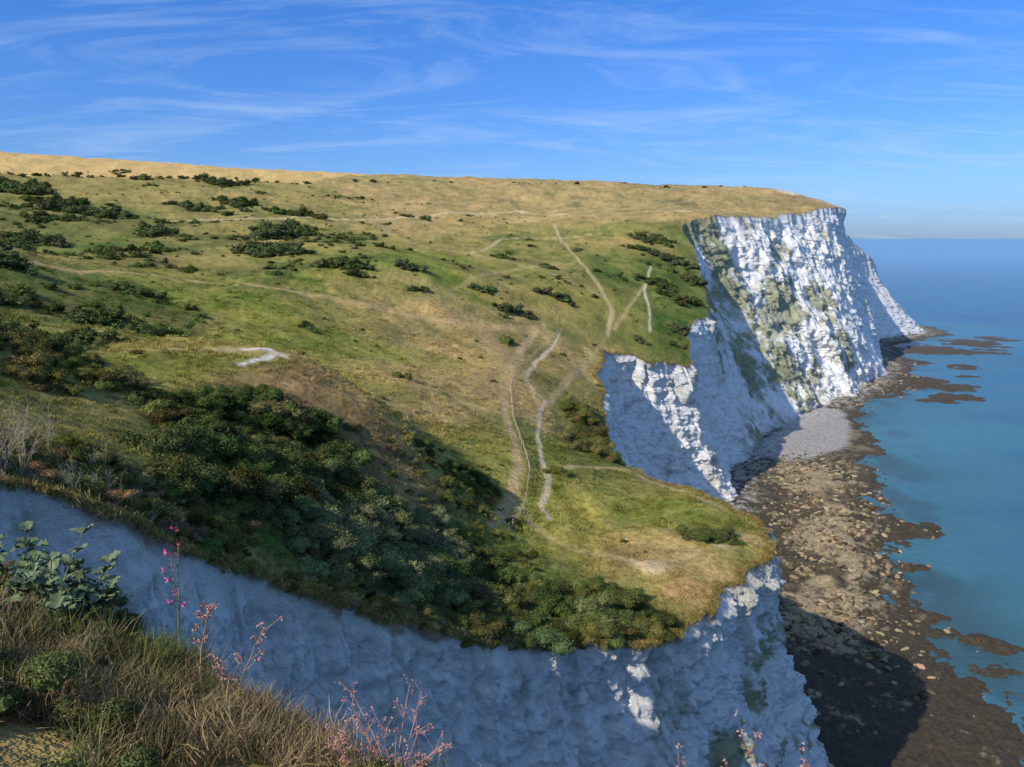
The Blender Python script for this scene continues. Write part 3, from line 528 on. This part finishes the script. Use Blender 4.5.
twig_plant('red_valerian',-2.05,4.5,2,.85,.1,.006,11,m_gstem,m_pink,.011,10,sub=1)
twig_plant('dock_stalk',-1.78,4.15,1,.62,.05,.007,12,m_stalk,m_rust,.009,30,sub=3)
twig_plant('dock_stalk.001',-1.47,3.85,2,.5,.25,.006,13,m_stalk,m_rust,.009,12,sub=3)
twig_plant('rust_seed_shrub',-.52,3.1,16,.42,.9,.0035,14,m_rust,m_rust,.006,7)
twig_plant('rust_seed_shrub.001',1.0,2.5,16,.62,.9,.004,15,m_red,m_rust,.007,7)
twig_plant('dry_grass_stalks',-.1,2.75,10,.24,.6,.002,17,m_pale,m_pale,.004,4)
for i,(x,y) in enumerate([(-2.3,3.9),(-1.2,3.3),(-2.8,4.1),(-3.4,4.4),(-1.9,3.3),(-2.6,3.0),(-1.5,2.6),(-3.0,3.4)]): twig_plant('dry_flower_stalk'+('.%03d'%i if i else ''),x,y,5,.3,.5,.0022,20+i,m_stalk,m_stalk,.004,5,sub=2)
for i,(x,y,h) in enumerate([(-22.5,34,2.4),(-23,36,2.6),(-21.2,37,1.8),(-21.5,40,1.8),(-24,38,3.0),(-25.5,40,3.6),(-20,42,1.6),(-26,43,3.4),(-22.5,43,2.0),(-24,45,2.6),(-27.5,42,3.8),(-23.2,34.5,3.2),(-20.3,39.5,1.5)]): twig_plant('bleached_elder_twigs'+('.%03d'%i if i else ''),x,y,9,h,.6,.014,40+i,m_pale,None,sub=3)
# ------------------------------------------------------------------ SKY + SUN + CAMERA
sun_to=Vector((-.76,-.65,0)).normalized(); el=math.radians(37)
w_=bpy.data.worlds.new('World'); SC.world=w_; w_.use_nodes=True; nt=w_.node_tree; N=nt.nodes; L=nt.links; bg=N['Background']
sky=N.new('ShaderNodeTexSky'); sky.sky_type='NISHITA'; sky.sun_disc=False; sky.sun_elevation=el; sky.sun_rotation=math.atan2(sun_to.x,sun_to.y)%(2*math.pi); sky.altitude=100; sky.air_density=1.0; sky.dust_density=.3; sky.ozone_density=3
tcn=N.new('ShaderNodeTexCoord'); sx_=N.new('ShaderNodeSeparateXYZ'); L.new(tcn.outputs['Generated'],sx_.inputs[0])
rp=N.new('ShaderNodeValToRGB'); E=rp.color_ramp.elements; E[0].position=0; E[0].color=(.27,.40,.76,1); E[1].position=.29; E[1].color=(.25,.57,1.08,1)
e=E.new(.06); e.color=(.34,.53,.94,1); e=E.new(.5); e.color=(1.3,1.35,1.4,1)
L.new(sx_.outputs['Z'],rp.inputs[0])
mu=N.new('ShaderNodeMix'); mu.data_type='RGBA'; mu.blend_type='MULTIPLY'; mu.inputs[0].default_value=1; L.new(sky.outputs[0],mu.inputs[6]); L.new(rp.outputs[0],mu.inputs[7])
ad=N.new('ShaderNodeMath'); ad.operation='ADD'; ad.inputs[1].default_value=.12; L.new(sx_.outputs['Z'],ad.inputs[0])
dx=N.new('ShaderNodeMath'); dx.operation='DIVIDE'; L.new(sx_.outputs['X'],dx.inputs[0]); L.new(ad.outputs[0],dx.inputs[1])
dy=N.new('ShaderNodeMath'); dy.operation='DIVIDE'; L.new(sx_.outputs['Y'],dy.inputs[0]); L.new(ad.outputs[0],dy.inputs[1])
cb=N.new('ShaderNodeCombineXYZ'); L.new(dx.outputs[0],cb.inputs[0]); L.new(dy.outputs[0],cb.inputs[1])
mp=N.new('ShaderNodeMapping'); mp.inputs['Rotation'].default_value=(0,0,-.5); mp.inputs['Scale'].default_value=(.6,1.4,1); mp.inputs['Location'].default_value=(5.3,2.9,0); L.new(cb.outputs[0],mp.inputs[0])
cn=N.new('ShaderNodeTexNoise'); cn.inputs['Scale'].default_value=1.4; cn.inputs['Detail'].default_value=10; cn.inputs['Roughness'].default_value=.66; cn.inputs['Distortion'].default_value=1.2; L.new(mp.outputs[0],cn.inputs['Vector'])
cr_=N.new('ShaderNodeMapRange'); cr_.inputs[1].default_value=.48; cr_.inputs[2].default_value=.85; cr_.inputs[3].default_value=0; cr_.inputs[4].default_value=.55; L.new(cn.outputs['Fac'],cr_.inputs[0])
mc=N.new('ShaderNodeMix'); mc.data_type='RGBA'; L.new(cr_.outputs[0],mc.inputs[0]); L.new(mu.outputs[2],mc.inputs[6]); mc.inputs[7].default_value=(3.7,4.8,6.6,1)
L.new(mc.outputs[2],bg.inputs[0]); bg.inputs[1].default_value=.15
l=bpy.data.lights.new('sun','SUN'); l.energy=4.9; l.angle=math.radians(.5); l.color=(1,.90,.75); lo=bpy.data.objects.new('sun',l); SC.collection.objects.link(lo)
sd_=Vector((sun_to.x*math.cos(el),sun_to.y*math.cos(el),math.sin(el))); lo.rotation_euler=(-sd_).to_track_quat('-Z','Y').to_euler(); lo.location=sd_*200
cam=bpy.data.cameras.new('camera'); co=bpy.data.objects.new('camera',cam); SC.collection.objects.link(co)
co.location=(0,0,90); co.rotation_euler=(math.pi/2-math.atan(145.5/800),0,0); cam.sensor_width=36; cam.lens=36*800/1024; cam.clip_end=150000; cam.clip_start=.1
SC.camera=co
SC.view_settings.view_transform='Standard'; SC.view_settings.look='None'
